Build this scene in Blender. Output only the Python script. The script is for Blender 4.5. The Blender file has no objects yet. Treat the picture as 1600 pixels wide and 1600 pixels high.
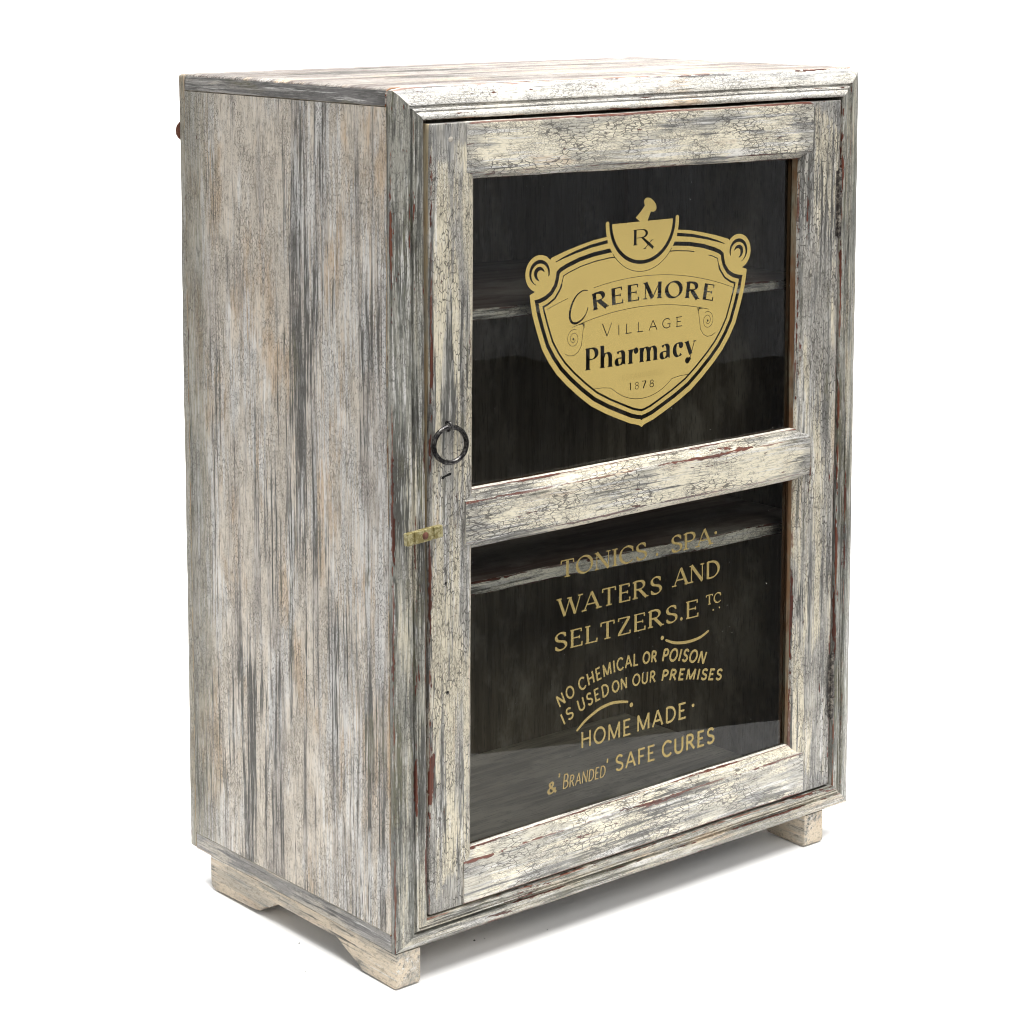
import bpy, bmesh, math, random
import numpy as np
from mathutils import Vector, Matrix, noise as mnoise
from mathutils.geometry import delaunay_2d_cdt

S = bpy.context.scene
COL = S.collection
R = math.radians

# ------------------------------------------------------------------ camera, world, lamps, exposure
cd = bpy.data.cameras.new('camera')
cam = bpy.data.objects.new('camera', cd); COL.objects.link(cam)
cam.location = (-1.5617, -2.0820, 1.1450)
cam.rotation_euler = (R(83.3759), R(0.0), R(-39.9404))
cd.sensor_fit = 'HORIZONTAL'; cd.sensor_width = 36.0
cd.lens = 3673.69 * 36.0 / 1600.0
cd.shift_x = -5.008 / 1600.0
cd.shift_y = -442.17 / 1600.0
cd.clip_start = 0.05; cd.clip_end = 100.0
S.camera = cam

w = bpy.data.worlds.new('World'); S.world = w; w.use_nodes = True
bg = w.node_tree.nodes['Background']
bg.inputs[0].default_value = (0.93, 0.97, 1.0, 1); bg.inputs[1].default_value = 0.17

def area_lamp(name, loc, target, sx, sy, power, col=(1, 1, 1)):
    ld = bpy.data.lights.new(name, 'AREA'); ld.shape = 'RECTANGLE'
    ld.size = sx; ld.size_y = sy; ld.energy = power; ld.color = col
    o = bpy.data.objects.new(name, ld); COL.objects.link(o)
    o.location = loc
    o.rotation_euler = (Vector(target) - Vector(loc)).to_track_quat('-Z', 'Y').to_euler()
    return o
area_lamp('overhead_softbox', (0.1, -1.0, 4.9), (0.4, 0.1, 0.2), 2.8, 2.6, 450, (1, 0.985, 0.96))
area_lamp('side_softbox', (-2.6, 0.1, 1.35), (0.0, 0.2, 0.45), 1.2, 1.6, 15, (1, 0.99, 0.97))
area_lamp('front_softbox', (-0.9, -2.9, 2.7), (0.4, 0.0, 0.45), 1.1, 1.3, 48, (1, 0.985, 0.955))
area_lamp('added_backdrop_lamp', (1.1, 1.3, 3.3), (2.3, 2.7, 0.9), 2.6, 1.0, 210)  # unseen lamp, added to lift the backdrop to white

vs = S.view_settings
S.display_settings.display_device = 'sRGB'
vs.view_transform = 'Standard'; vs.look = 'None'; vs.exposure = 0.0; vs.gamma = 1.0
vs.use_curve_mapping = False
S.render.engine = 'CYCLES'
S.cycles.filter_width = 1.05

# ------------------------------------------------------------------ node helpers
class NT:
    def __init__(s, name):
        m = bpy.data.materials.new(name); m.use_nodes = True
        s.m = m; s.t = m.node_tree; s.n = s.t.nodes; s.l = s.t.links
        s.bsdf = s.n['Principled BSDF']; s.out = s.n['Material Output']
    def _set(s, sock, v):
        if isinstance(v, bpy.types.NodeSocket): s.l.new(v, sock)
        elif v is not None:
            if sock.type == 'RGBA' and len(v) == 3: v = (*v, 1)
            sock.default_value = v
    def attr(s, name='grain'):
        n = s.n.new('ShaderNodeAttribute'); n.attribute_name = name; return n
    def scale(s, vec, sc, off=(0, 0, 0)):
        n = s.n.new('ShaderNodeVectorMath'); n.operation = 'MULTIPLY_ADD'
        s._set(n.inputs[0], vec); n.inputs[1].default_value = sc; n.inputs[2].default_value = off
        return n.outputs[0]
    def vadd(s, a, b):
        n = s.n.new('ShaderNodeVectorMath'); n.operation = 'ADD'; s._set(n.inputs[0], a); s._set(n.inputs[1], b); return n.outputs[0]
    def noise(s, vec, detail=3, rough=.55, dist=0, color=False):
        n = s.n.new('ShaderNodeTexNoise'); s._set(n.inputs['Vector'], vec)
        n.inputs['Scale'].default_value = 1; n.inputs['Detail'].default_value = detail
        n.inputs['Roughness'].default_value = rough; n.inputs['Distortion'].default_value = dist
        return n.outputs['Color' if color else 'Fac']
    def voro(s, vec, feat='DISTANCE_TO_EDGE', rnd=1.0):
        n = s.n.new('ShaderNodeTexVoronoi'); n.feature = feat; s._set(n.inputs['Vector'], vec)
        n.inputs['Scale'].default_value = 1; n.inputs['Randomness'].default_value = rnd
        return n.outputs['Distance']
    def math(s, op, a, b=None, c=None, clamp=False):
        n = s.n.new('ShaderNodeMath'); n.operation = op; n.use_clamp = clamp
        s._set(n.inputs[0], a)
        if b is not None: s._set(n.inputs[1], b)
        if c is not None: s._set(n.inputs[2], c)
        return n.outputs[0]
    def step(s, v, a, b, lo=0., hi=1.):
        n = s.n.new('ShaderNodeMapRange'); n.interpolation_type = 'SMOOTHSTEP'
        s._set(n.inputs[0], v); s._set(n.inputs[1], a); s._set(n.inputs[2], b)
        n.inputs[3].default_value = lo; n.inputs[4].default_value = hi
        return n.outputs[0]
    def mix(s, f, a, b, mode='MIX'):
        n = s.n.new('ShaderNodeMix'); n.data_type = 'RGBA'; n.blend_type = mode
        s._set(n.inputs[0], f); s._set(n.inputs[6], a); s._set(n.inputs[7], b)
        return n.outputs[2]
    def bump(s, h, strength, dist, normal=None):
        n = s.n.new('ShaderNodeBump'); n.inputs['Strength'].default_value = strength
        n.inputs['Distance'].default_value = dist; s._set(n.inputs['Height'], h)
        if normal is not None: s._set(n.inputs['Normal'], normal)
        return n.outputs[0]
    def P(s, **k):
        for a, v in k.items():
            s._set(s.bsdf.inputs[a.replace('_', ' ').title() if a != 'ior' else 'IOR'], v)

def srgb(r, g, b):
    f = lambda c: (c/255/12.92) if c/255 <= .04045 else ((c/255+.055)/1.055)**2.4
    return (f(r), f(g), f(b))

CREAM = (0.66, 0.60, 0.44)
WHITE = (0.68, 0.67, 0.65)
GREY = (0.20, 0.20, 0.20)
DARK = (0.055, 0.055, 0.05)
OLIVE = (0.11, 0.105, 0.06)
RED = (0.06, 0.018, 0.011)
ORANGE = (0.42, 0.19, 0.08)
TAN = (0.55, 0.43, 0.31)

def paint(name, cream=CREAM, dark=0.5, white=0.5, olive=.35, tan=.3, crack=1.0, crack_scale=(85, 300, 300),
          fine_scale=(190, 620, 620), red=.4, wear_col=ORANGE, wear_amt=1.0, rough=.5, streak=(3.2, 42, 42), under=GREY,
          dry=.5, bump=1.0, spec=.4, tip=0.0, mid=(.34, .33, .31), thick=1.0, fine=1.0, zone_k=1.0, reg_amt=1.0, edge_y=None, along=7):
    """old brushed and crackled paint over dark red-brown wood; the attribute 'grain' runs along the board"""
    t = NT(name)
    g = t.attr().outputs['Vector']
    wear = t.attr('wear').outputs['Fac']
    # slow wander of the brush strokes
    wob = t.noise(t.scale(g, (5, 14, 14)), 2, .5, color=True)
    v = t.vadd(g, t.scale(wob, (.012, .007, .007), (-.006, -.0035, -.0035)))
    sL = t.noise(t.scale(v, streak), 5, .62)
    sM = t.noise(t.scale(v, (along, 230, 230), (3, 1, 7)), 4, .65)
    reg = t.math('SUBTRACT', t.noise(t.scale(v, (.9*zone_k, 9*zone_k, 9*zone_k), (6, 6, 1)), 3, .5), .5)
    sF = t.noise(t.scale(v, (42, 780, 780), (1, 5, 2)), 2, .6)
    bl = t.noise(t.scale(v, (4.5, 10, 10), (9, 2, 4)), 5, .62)
    bl2 = t.noise(t.scale(v, (6.5, 22, 22), (2, 12, 24)), 5, .62)
    mottle = t.noise(t.scale(v, (150, 260, 260), (4, 4, 4)), 3, .7)
    # --- coats of paint: cream, warm tan, grey wash
    basec = t.mix(t.step(bl2, .60 - tan*.22, .74 - tan*.22), cream, TAN)
    big = t.math('MULTIPLY_ADD', reg, .55*reg_amt, t.math('MULTIPLY_ADD', t.math('SUBTRACT', sM, .5), .40, sL))
    d0 = .5 + (dark - .5)*.34
    basec = t.mix(t.math('MULTIPLY', t.step(big, d0 + .05, d0 - .05), .85), basec, mid)
    # --- worn-through dark streaks, thin and long
    m = t.math('MULTIPLY_ADD', t.math('SUBTRACT', sL, .5), .75, sM)
    m = t.math('MULTIPLY_ADD', t.math('SUBTRACT', bl, .5), .55, m)
    m = t.math('MULTIPLY_ADD', reg, .40*reg_amt, m)
    d1 = .425 + (dark - .5)*.26
    darkmask = t.step(m, d1 + .035, d1 - .05)
    underc = t.mix(t.step(bl, .42, .56), DARK, under)
    underc = t.mix(t.math('MULTIPLY', t.step(bl2, .60 - olive*.2, .70 - olive*.2), .9), underc, OLIVE)
    c = t.mix(t.math('MULTIPLY', darkmask, .86), basec, underc)
    # --- fine brush grain, light and dark hairlines
    c = t.mix(t.math('MULTIPLY', t.step(sF, .45, .36), .42*fine), c, DARK)
    c = t.mix(t.math('MULTIPLY', t.step(sF, .56, .66), .38*fine), c, WHITE)
    # --- dry-brushed whitish strokes on top
    dv = t.noise(t.scale(v, (7, 210, 210), (13, 8, 5)), 4, .7)
    dz = t.noise(t.scale(v, (5, 15, 15), (31, 7, 9)), 4, .55)
    dm = t.math('MULTIPLY', t.step(dv, .60 - dry*.14, .66 - dry*.14), t.step(dz, .60 - white*.22, .70 - white*.22))
    c = t.mix(t.math('MULTIPLY', dm, .75), c, WHITE)
    if edge_y:
        oy = t.n.new('ShaderNodeSeparateXYZ'); t.l.new(t.n.new('ShaderNodeTexCoord').outputs['Object'], oy.inputs[0])
        ey = t.math('MULTIPLY_ADD', t.math('SUBTRACT', sL, .5), .16, t.math('MULTIPLY_ADD', t.math('SUBTRACT', sM, .5), .10, oy.outputs[1]))
        c = t.mix(t.math('MULTIPLY', t.step(ey, edge_y - .02, edge_y + .05), .62), c, t.mix(t.step(sF, .4, .6), OLIVE, (.20, .20, .17)))
    # --- mottling
    c = t.mix(t.math('MULTIPLY', t.step(mottle, .48, .36), .34), c, DARK)
    if tip:
        e = t.attr('tip').outputs['Fac']
        em = t.step(t.math('MULTIPLY_ADD', t.math('SUBTRACT', bl2, .5), .16, t.math('MULTIPLY_ADD', t.math('SUBTRACT', sM, .5), .03, e)), .034, .020)
        c = t.mix(t.math('MULTIPLY', em, tip), c, t.mix(t.step(sF, .4, .6), (.15, .15, .148), (.35, .345, .33)))
    # --- crackle: two sizes of cells, long along the grain
    cw = t.noise(t.scale(g, (120, 200, 200)), 2, .5, color=True)
    cv = t.vadd(g, t.scale(cw, (.006, .0016, .0016)))
    e1 = t.voro(t.scale(cv, crack_scale), rnd=.9)
    e2 = t.voro(t.scale(cv, fine_scale, (7, 3, 1)))
    zone = t.noise(t.scale(g, (13, 30, 30), (5, 8, 2)), 4, .6)
    width = t.step(zone, .34, .68, .015*thick, .085*thick)
    k1 = t.math('MULTIPLY', t.step(e1, width, t.math('MULTIPLY', width, .4)), t.step(zone, .42, .53))
    zone2 = t.noise(t.scale(g, (18, 30, 30), (15, 1, 12)), 3, .6)
    k2 = t.math('MULTIPLY', t.step(e2, .10, .03), t.step(zone2, .42, .56))
    crk = t.math('MAXIMUM', k1, t.math('MULTIPLY', k2, .75))
    c = t.mix(t.math('MULTIPLY', crk, min(1, .82*crack)), c, (.05, .044, .038))
    # --- flaked chips: dark red-brown wood
    ch = t.noise(t.scale(v, (8, 95, 95), (21, 3, 6)), 4, .62)
    ch2 = t.noise(t.scale(g, (90, 260, 260), (2, 3, 16)), 3, .6)
    chv = t.math('ADD', t.math('MULTIPLY_ADD', t.math('SUBTRACT', ch2, .5), .36, ch), t.math('MULTIPLY', wear, .17*wear_amt))
    th = .755 - red*.1
    chip = t.step(chv, th, th + .012)
    rim = t.step(chv, th - .035, th)
    c = t.mix(t.math('MULTIPLY', rim, .4), c, DARK)
    c = t.mix(chip, c, t.mix(t.step(sM, .4, .6), RED, (.12, .035, .02)))
    # --- rubbed edges: bare wood, broken along the edge
    wn = t.noise(t.scale(v, (14, 60, 60), (8, 8, 1)), 5, .7)
    wm = t.step(t.math('MULTIPLY_ADD', wear, .42*wear_amt, t.math('MULTIPLY', wn, .8)), .79, .85)
    wc = t.mix(t.step(wn, .5, .6), wear_col, t.mix(.5, wear_col, RED))
    c = t.mix(t.math('MULTIPLY', wm, .8), c, wc)
    t.P(base_color=c)
    t.P(roughness=t.math('MULTIPLY_ADD', sM, .25, rough - .12))
    t._set(t.bsdf.inputs['Specular IOR Level'], spec)
    h = t.math('MULTIPLY_ADD', crk, -.7, t.math('MULTIPLY_ADD', chip, -.6, t.math('MULTIPLY', sF, .5)))
    h = t.math('MULTIPLY_ADD', sM, .7, h)
    h = t.math('MULTIPLY_ADD', mottle, .4, h)
    t._set(t.bsdf.inputs['Normal'], t.bump(h, .7*bump, .00045))
    return t.m

M = {}
M['side'] = paint('brushed_side_paint', cream=(.60, .538, .455), dark=.37, white=.75, tan=.42, fine=1.0, olive=.35, crack=.75, crack_scale=(150, 430, 430), edge_y=.365, along=4.5,
                  fine_scale=(300, 800, 800), red=-.2, wear_col=(.55, .43, .28), rough=.62, streak=(1.6, 42, 42), under=(.25, .225, .20), dry=.85, mid=(.405, .37, .335), spec=.3, thick=1.2, reg_amt=.55)
M['rail'] = paint('crackled_cream_paint', cream=(.75, .69, .54), dark=.42, white=.9, wear_amt=1.5, tan=.15, reg_amt=.6, zone_k=2, olive=.35, crack=1.0, crack_scale=(78, 270, 270),
                  red=.52, wear_col=(.15, .04, .022), rough=.35, streak=(7, 34, 34), under=(.20, .20, .195), tip=.5, thick=1.1, mid=(.42, .40, .34), spec=.9)
M['stile'] = paint('crackled_stile_paint', cream=(.60, .545, .42), dark=.57, white=.55, tan=.2, olive=.4, crack=1.0, crack_scale=(85, 290, 290),
                   red=.50, wear_col=(.17, .05, .025), rough=.5, streak=(4, 60, 60), under=(.15, .15, .145), tip=.8)
M['frame'] = paint('streaked_frame_paint', cream=(.53, .49, .39), dark=.69, white=.6, tan=.2, olive=.6, crack=.75, crack_scale=(110, 360, 360),
                   red=.52, wear_col=(.20, .065, .03), rough=.5, streak=(3, 70, 70), under=(.13, .135, .12), mid=(.25, .25, .225))
M['uplit_frame'] = paint('uplit_frame_paint', cream=(.72, .69, .62), dark=.40, white=1.0, tan=.0, olive=.0, crack=.8, crack_scale=(110, 340, 340),
                       red=.42, wear_col=(.33, .14, .07), rough=.42, streak=(4, 60, 60), under=(.2, .2, .2), dry=.9, mid=(.42, .42, .42))  # paler than the other mouldings: light from above is put into its colour
M['top'] = paint('rubbed_top_paint', cream=(.30, .275, .25), dark=.58, white=.25, tan=.45, olive=0, crack=.3, crack_scale=(110, 300, 300),
                 red=.75, wear_col=(.45, .22, .11), rough=.8, streak=(1.0, 26, 26), under=(.13, .10, .09), dry=.4, spec=.03, mid=(.19, .17, .16))
M['edge'] = paint('grey_board_edge_paint', cream=(.46, .42, .36), dark=.66, white=.5, tan=.3, olive=.25, crack=.3, red=.15, wear_col=(.42, .22, .10),
                  rough=.6, streak=(7, 30, 30), under=(.15, .145, .145), mid=(.23, .225, .22), dry=.1, fine=.5)
M['foot'] = paint('bare_foot_wood', cream=(.62, .53, .41), dark=.47, white=.4, tan=.5, olive=.1, crack=.1, red=-1, wear_col=(.55, .40, .28), fine=.5,
                  rough=.75, streak=(8, 30, 30), under=(.27, .27, .25), dry=.4, mid=(.42, .38, .32))
M['shelf_edge'] = paint('shelf_edge_paint', cream=(.84, .80, .70), dark=.34, white=.8, tan=.0, olive=.2, crack=.6, red=.55, wear_col=(.12, .03, .02), rough=.5,
                        under=(.14, .13, .12), mid=(.4, .38, .33))

def plain_wood(name, c1, c2, c3, rough=.6, sc=1.0):
    t = NT(name); g = t.attr().outputs['Vector']
    a = t.noise(t.scale(g, (4*sc, 60*sc, 60*sc)), 4, .65); b = t.noise(t.scale(g, (7, 14, 14), (3, 3, 9)), 5, .65)
    f = t.noise(t.scale(g, (40, 500, 500)), 2, .6)
    c = t.mix(t.step(a, .38, .62), c1, c2); c = t.mix(t.step(b, .46, .66), c, c3)
    c = t.mix(t.math('MULTIPLY', t.step(f, .45, .32), .5), c, tuple(x*.35 for x in c1))
    t.P(base_color=c, roughness=rough)
    t._set(t.bsdf.inputs['Normal'], t.bump(t.math('ADD', a, f), .4, .0008))
    return t.m
M['inside'] = plain_wood('dark_inside_wood', (.14, .118, .085), (.24, .21, .16), (.42, .39, .33))
M['inside_floor'] = plain_wood('inside_floor_wood', (.36, .33, .27), (.60, .56, .47), (.68, .64, .54))
M['shelf_top'] = plain_wood('shelf_board_wood', (.10, .055, .042), (.20, .155, .13), (.30, .27, .24), .5)
M['bare'] = plain_wood('bare_brown_wood', (.15, .075, .035), (.21, .12, .06), (.24, .23, .17))
M['pale'] = plain_wood('pale_door_edge_wood', (.48, .36, .21), (.58, .50, .34), (.42, .40, .33))

def metal(name, c, c2, rough=.4, metallic=.85, sc=300):
    t = NT(name); co = t.n.new('ShaderNodeTexCoord').outputs['Object']
    a = t.noise(t.scale(co, (sc, sc, sc)), 4, .65)
    t.P(base_color=t.mix(t.step(a, .45, .62), c, c2), roughness=t.math('MULTIPLY_ADD', a, .3, rough - .12), metallic=metallic)
    t._set(t.bsdf.inputs['Normal'], t.bump(a, .5, .0005))
    return t.m
M['iron'] = metal('blackened_iron', (.018, .017, .018), (.09, .085, .08), .28, .8)
M['hinge'] = metal('paint_smeared_hinge_iron', (.035, .03, .027), (.20, .18, .15), .55, .3, 220)
M['rust'] = metal('rusty_iron', (.10, .035, .02), (.17, .07, .045), .75, .15)
M['brass'] = metal('painted_brass', (.20, .165, .06), (.40, .36, .20), .5, .25, 200)
M['hole_shade'] = metal('keyhole_shade', (.004, .004, .004), (.006, .005, .005), .9, 0)  # even black stands in for the shade inside the keyhole

def gold_leaf(name, c, k):
    t = NT(name); co = t.n.new('ShaderNodeTexCoord').outputs['Object']
    a = t.noise(t.scale(co, (900, 900, 900)), 3, .7); b = t.noise(t.scale(co, (14, 14, 14)), 4, .6)
    cc = t.mix(t.step(a, .4, .62), tuple(x*.82 for x in c), c)
    cc = t.mix(t.math('MULTIPLY', t.step(b, .5, .68), .18), cc, tuple(x*.7 for x in c))
    t.P(base_color=cc, roughness=.5, metallic=k)
    t._set(t.bsdf.inputs['Normal'], t.bump(a, .18, .0003))
    return t.m
M['gold'] = gold_leaf('gold_print', (.60, .45, .145), .25)
M['gold_text'] = gold_leaf('gold_letter_print', (.36, .27, .092), .3)
M['gold_ghost'] = gold_leaf('ghost_gold_print', (.52, .385, .12), .25)
M['gold_faint'] = gold_leaf('worn_gold_print', (.30, .22, .08), .25)

def glass():
    t = NT('old_clear_glass')
    tr = t.n.new('ShaderNodeBsdfTransparent'); tr.inputs[0].default_value = (.955, .96, .945, 1)
    gl = t.n.new('ShaderNodeBsdfGlossy'); gl.inputs['Roughness'].default_value = .015
    fr = t.n.new('ShaderNodeFresnel'); fr.inputs['IOR'].default_value = 1.36
    co = t.n.new('ShaderNodeTexCoord').outputs['Object']
    wv = t.noise(t.scale(co, (5, 5, 5)), 2, .5)
    nb = t.bump(wv, .012, .01); t.l.new(nb, gl.inputs['Normal'])
    mx = t.n.new('ShaderNodeMixShader'); t.l.new(fr.outputs[0], mx.inputs[0]); t.l.new(tr.outputs[0], mx.inputs[1]); t.l.new(gl.outputs[0], mx.inputs[2])
    # specks of dust and faint smears lying on the pane
    sp = t.voro(t.scale(co, (95, 95, 95)), 'F1'); pick = t.noise(t.scale(co, (60, 60, 60)), 1, .5)
    dust = t.math('MULTIPLY', t.step(sp, .05, .025), t.step(pick, .53, .57))
    sm = t.noise(t.scale(co, (9, 9, 5)), 6, .7)
    film = t.math('MULTIPLY', t.step(sm, .5, .75), .006)
    df = t.n.new('ShaderNodeBsdfDiffuse'); df.inputs[0].default_value = (.75, .75, .7, 1)
    m2 = t.n.new('ShaderNodeMixShader'); t.l.new(t.math('MAXIMUM', t.math('MULTIPLY', dust, .8), film), m2.inputs[0])
    t.l.new(mx.outputs[0], m2.inputs[1]); t.l.new(df.outputs[0], m2.inputs[2]); t.l.new(m2.outputs[0], t.out.inputs[0])
    return t.m
M['glass'] = glass()
def glass_back():
    t = NT('clear_glass_back'); tr = t.n.new('ShaderNodeBsdfTransparent'); tr.inputs[0].default_value = (.965, .97, .955, 1)
    t.l.new(tr.outputs[0], t.out.inputs[0]); return t.m
M['glass_back'] = glass_back()

def simple(name, c, rough=.8, var=0.0, sc=30):
    t = NT(name); co = t.n.new('ShaderNodeTexCoord').outputs['Object']
    a = t.noise(t.scale(co, (sc, sc, sc)), 5, .6)
    t.P(base_color=t.mix(t.step(a, .3, .7), tuple(x*(1-var) for x in c), c), roughness=rough)
    return t.m
M['paper'] = simple('white_paper', (.92, .92, .92), .85, .015, 6)
M['studio'] = simple('studio_floor_grey', (.07, .07, .07), .8, .3, 4)
M['curtain'] = simple('grey_curtain_cloth', (.68, .69, .71), .9, .1, 5)
M['dirt'] = simple('dark_dirt', (.03, .025, .02), .9, .4, 900)

# ------------------------------------------------------------------ mesh helpers
rng = random.Random(7)

def link(name, verts, faces, mat, parent=None, grain=None, wear=None, fmat=None, smooth=35, origin=None, tip=None):
    me = bpy.data.meshes.new(name)
    if origin is not None:
        o0 = Vector(origin); verts = [Vector(q) - o0 for q in verts]
    me.from_pydata([tuple(q) for q in verts], [], faces)
    mats = mat if isinstance(mat, (list, tuple)) else [mat]
    for m in mats: me.materials.append(m)
    if fmat is not None: me.polygons.foreach_set('material_index', fmat)
    if grain is None:
        off = Vector((rng.uniform(0, 9), rng.uniform(0, 9), rng.uniform(0, 9)))
        grain = [Vector((q[0], q[1], q[2])) + off for q in verts]
    a = me.attributes.new('grain', 'FLOAT_VECTOR', 'POINT'); a.data.foreach_set('vector', [c for g in grain for c in g])
    b = me.attributes.new('wear', 'FLOAT', 'POINT'); b.data.foreach_set('value', wear if wear is not None else [0.0]*len(verts))
    if tip is not None:
        d = me.attributes.new('tip', 'FLOAT', 'POINT'); d.data.foreach_set('value', tip)
    bm = bmesh.new(); bm.from_mesh(me); bmesh.ops.recalc_face_normals(bm, faces=bm.faces); bm.to_mesh(me); bm.free()
    if smooth:
        me.polygons.foreach_set('use_smooth', [True]*len(me.polygons)); me.set_sharp_from_angle(angle=R(smooth))
    o = bpy.data.objects.new(name, me); COL.objects.link(o)
    if origin is not None: o.location = origin
    if parent is not None:
        o.parent = parent
    return o

def rrect(u0, u1, v0, v1, r, band=.005, n=3):
    """closed rounded rectangle as (u, v, wear), counter-clockwise, with a guard ring so wear stays at the edges"""
    P = []
    b = min(band, (u1-u0)/2.2 - r, (v1-v0)/2.2 - r)
    for (cx, cy, a0) in ((u1-r, v0+r, -90), (u1-r, v1-r, 0), (u0+r, v1-r, 90), (u0+r, v0+r, 180)):
        d0 = (math.cos(R(a0)), math.sin(R(a0)))
        tin = (-d0[1], d0[0])          # travel direction before the corner
        if b > .0004:
            P.append((cx + r*d0[0] - tin[0]*b, cy + r*d0[1] - tin[1]*b, 0.0))
        for k in range(n+1):
            a = R(a0 + 90*k/n); P.append((cx + r*math.cos(a), cy + r*math.sin(a), 1.0 if 0 < k < n or n == 1 else .75))
        if b > .0004:
            a = R(a0+90); d1 = (math.cos(a), math.sin(a)); t2 = (-d1[1], d1[0])
            P.append((cx + r*d1[0] + t2[0]*b, cy + r*d1[1] + t2[1]*b, 0.0))
    return P

def strip(name, prof, O, dL, dU, dV, t0, t1, mat, parent, seg=.03, wob=.0005, lo=None, hi=None, endr=0.0, endwear=.6, warp=None, facemat=None, wfreq=9.0,
          seed=None):
    """extrude the closed profile [(u, v, wear)] along dL from t0 to t1; lo(u,v)/hi(u,v) mitre the ends"""
    O, dL, dU, dV = Vector(O), Vector(dL), Vector(dU), Vector(dV)
    n = max(2, int(abs(t1-t0)/seg)+1); K = len(prof)
    cu = sum(p[0] for p in prof)/K; cv = sum(p[1] for p in prof)/K
    hu = max(abs(p[0]-cu) for p in prof); hv = max(abs(p[1]-cv) for p in prof)
    ts = [i/n for i in range(n+1)]
    off = Vector((rng.uniform(0, 50), rng.uniform(0, 50), rng.uniform(0, 50))) if seed is None else Vector(seed)
    V, G, W, F, FM, TP = [], [], [], [], [], []
    rings = []
    L = abs(t1-t0)
    plan = []
    if endr > 0:
        plan.append((0.0, 1.0, True)); e = endr/L
        plan += [(e*.35, .35, True), (e, 0.0, False)]
        plan += [(min(e+.006/L, .45), 0.0, None)]
        plan += [(x, 0.0, None) for x in ts if e + .01/L < x < 1 - e - .01/L]
        plan += [(max(1-e-.006/L, .55), 0.0, None), (1-e, 0.0, False), (1-e*.35, .35, True), (1.0, 1.0, True)]
    else: plan = [(x, 0.0, None) for x in ts]
    for (x, ins, ew) in plan:
        ring = []
        for (u, v, we) in prof:
            a = t0 if lo is None else lo(u, v); b = t1 if hi is None else hi(u, v)
            t = a + (b-a)*x
            uu = u - (u-cu)/hu*endr*ins*.9 if endr else u
            vv = v - (v-cv)/hv*endr*ins*.9 if endr else v
            q = O + dL*t + dU*uu + dV*vv
            nz = mnoise.noise_vector((q + off)*wfreq)*wob + mnoise.noise_vector((q + off)*wfreq*6)*(wob*.45)
            if 0 < x < 1: q = q + dU*(nz.x) + dV*(nz.y)
            if warp: q = q + warp(q)
            ring.append(len(V)); V.append(q); G.append(Vector((t, u, v)) + off)
            W.append(max(we, endwear if ew else 0.0)); TP.append(min(t-a, b-t))
        rings.append(ring)
    for i in range(len(rings)-1):
        for k in range(K):
            F.append((rings[i][k], rings[i][(k+1) % K], rings[i+1][(k+1) % K], rings[i+1][k]))
            FM.append(facemat(k, K, prof) if facemat else 0)
    # end caps as fans so that their grain stays readable
    for ring, d in ((rings[0], -1), (rings[-1], 1)):
        cap = []
        for k in ring:
            cap.append(len(V)); V.append(V[k]); G.append(Vector((G[k].y, G[k].z, G[k].x))); W.append(0.0); TP.append(.2)
        F.append(tuple(cap[::-1]) if d < 0 else tuple(cap)); FM.append(facemat(None, K, prof) if facemat else 0)
    return link(name, V, F, mat, parent, G, W, FM, tip=TP)

def corner_round(q, r=.009):
    dz = q.z - (1.0 - r)
    if dz <= 0: return Vector((0, 0, 0))
    for sx, x0 in ((1, .770 - r), (-1, r)):
        dx = (q.x - x0)*sx
        if dx > 0:
            k = max(dx, dz)/math.hypot(dx, dz) - 1
            return Vector((dx*k*sx, 0, dz*k))
    return Vector((0, 0, 0))

X, Y, Z = (1, 0, 0), (0, 1, 0), (0, 0, 1)
NX, NY, NZ = (-1, 0, 0), (0, -1, 0), (0, 0, -1)

def tube(path, rad, n=10, closed=False):
    path = [Vector(p) for p in path]; V, F = [], []
    m = len(path)
    for i, p in enumerate(path):
        a = path[(i-1) % m] if (closed or i > 0) else path[i]
        b = path[(i+1) % m] if (closed or i < m-1) else path[i]
        t = (b-a).normalized(); s = t.cross(Vector((.13, .92, .37))).normalized(); q = t.cross(s)
        r = rad[i] if isinstance(rad, (list, tuple)) else rad
        for k in range(n):
            an = 2*math.pi*k/n; V.append(p + s*math.cos(an)*r + q*math.sin(an)*r)
    for i in range(m if closed else m-1):
        j = (i+1) % m
        for k in range(n): F.append((i*n+k, i*n+(k+1) % n, j*n+(k+1) % n, j*n+k))
    if not closed: F += [tuple(range(n))[::-1], tuple(range((m-1)*n, m*n))]
    return V, F

def dome(c, axis, r, h, n=14, m=5):
    c = Vector(c); ax = Vector(axis).normalized(); s = ax.orthogonal().normalized(); q = ax.cross(s); V, F = [], []
    for i in range(m):
        a = (math.pi/2)*i/m
        for k in range(n):
            an = 2*math.pi*k/n; V.append(c + (s*math.cos(an)+q*math.sin(an))*r*math.cos(a) + ax*h*math.sin(a))
    V.append(c + ax*h)
    for i in range(m-1):
        for k in range(n): F.append((i*n+k, i*n+(k+1) % n, (i+1)*n+(k+1) % n, (i+1)*n+k))
    for k in range(n): F.append(((m-1)*n+k, (m-1)*n+(k+1) % n, len(V)-1))
    F.append(tuple(range(n))[::-1])
    return V, F

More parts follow.
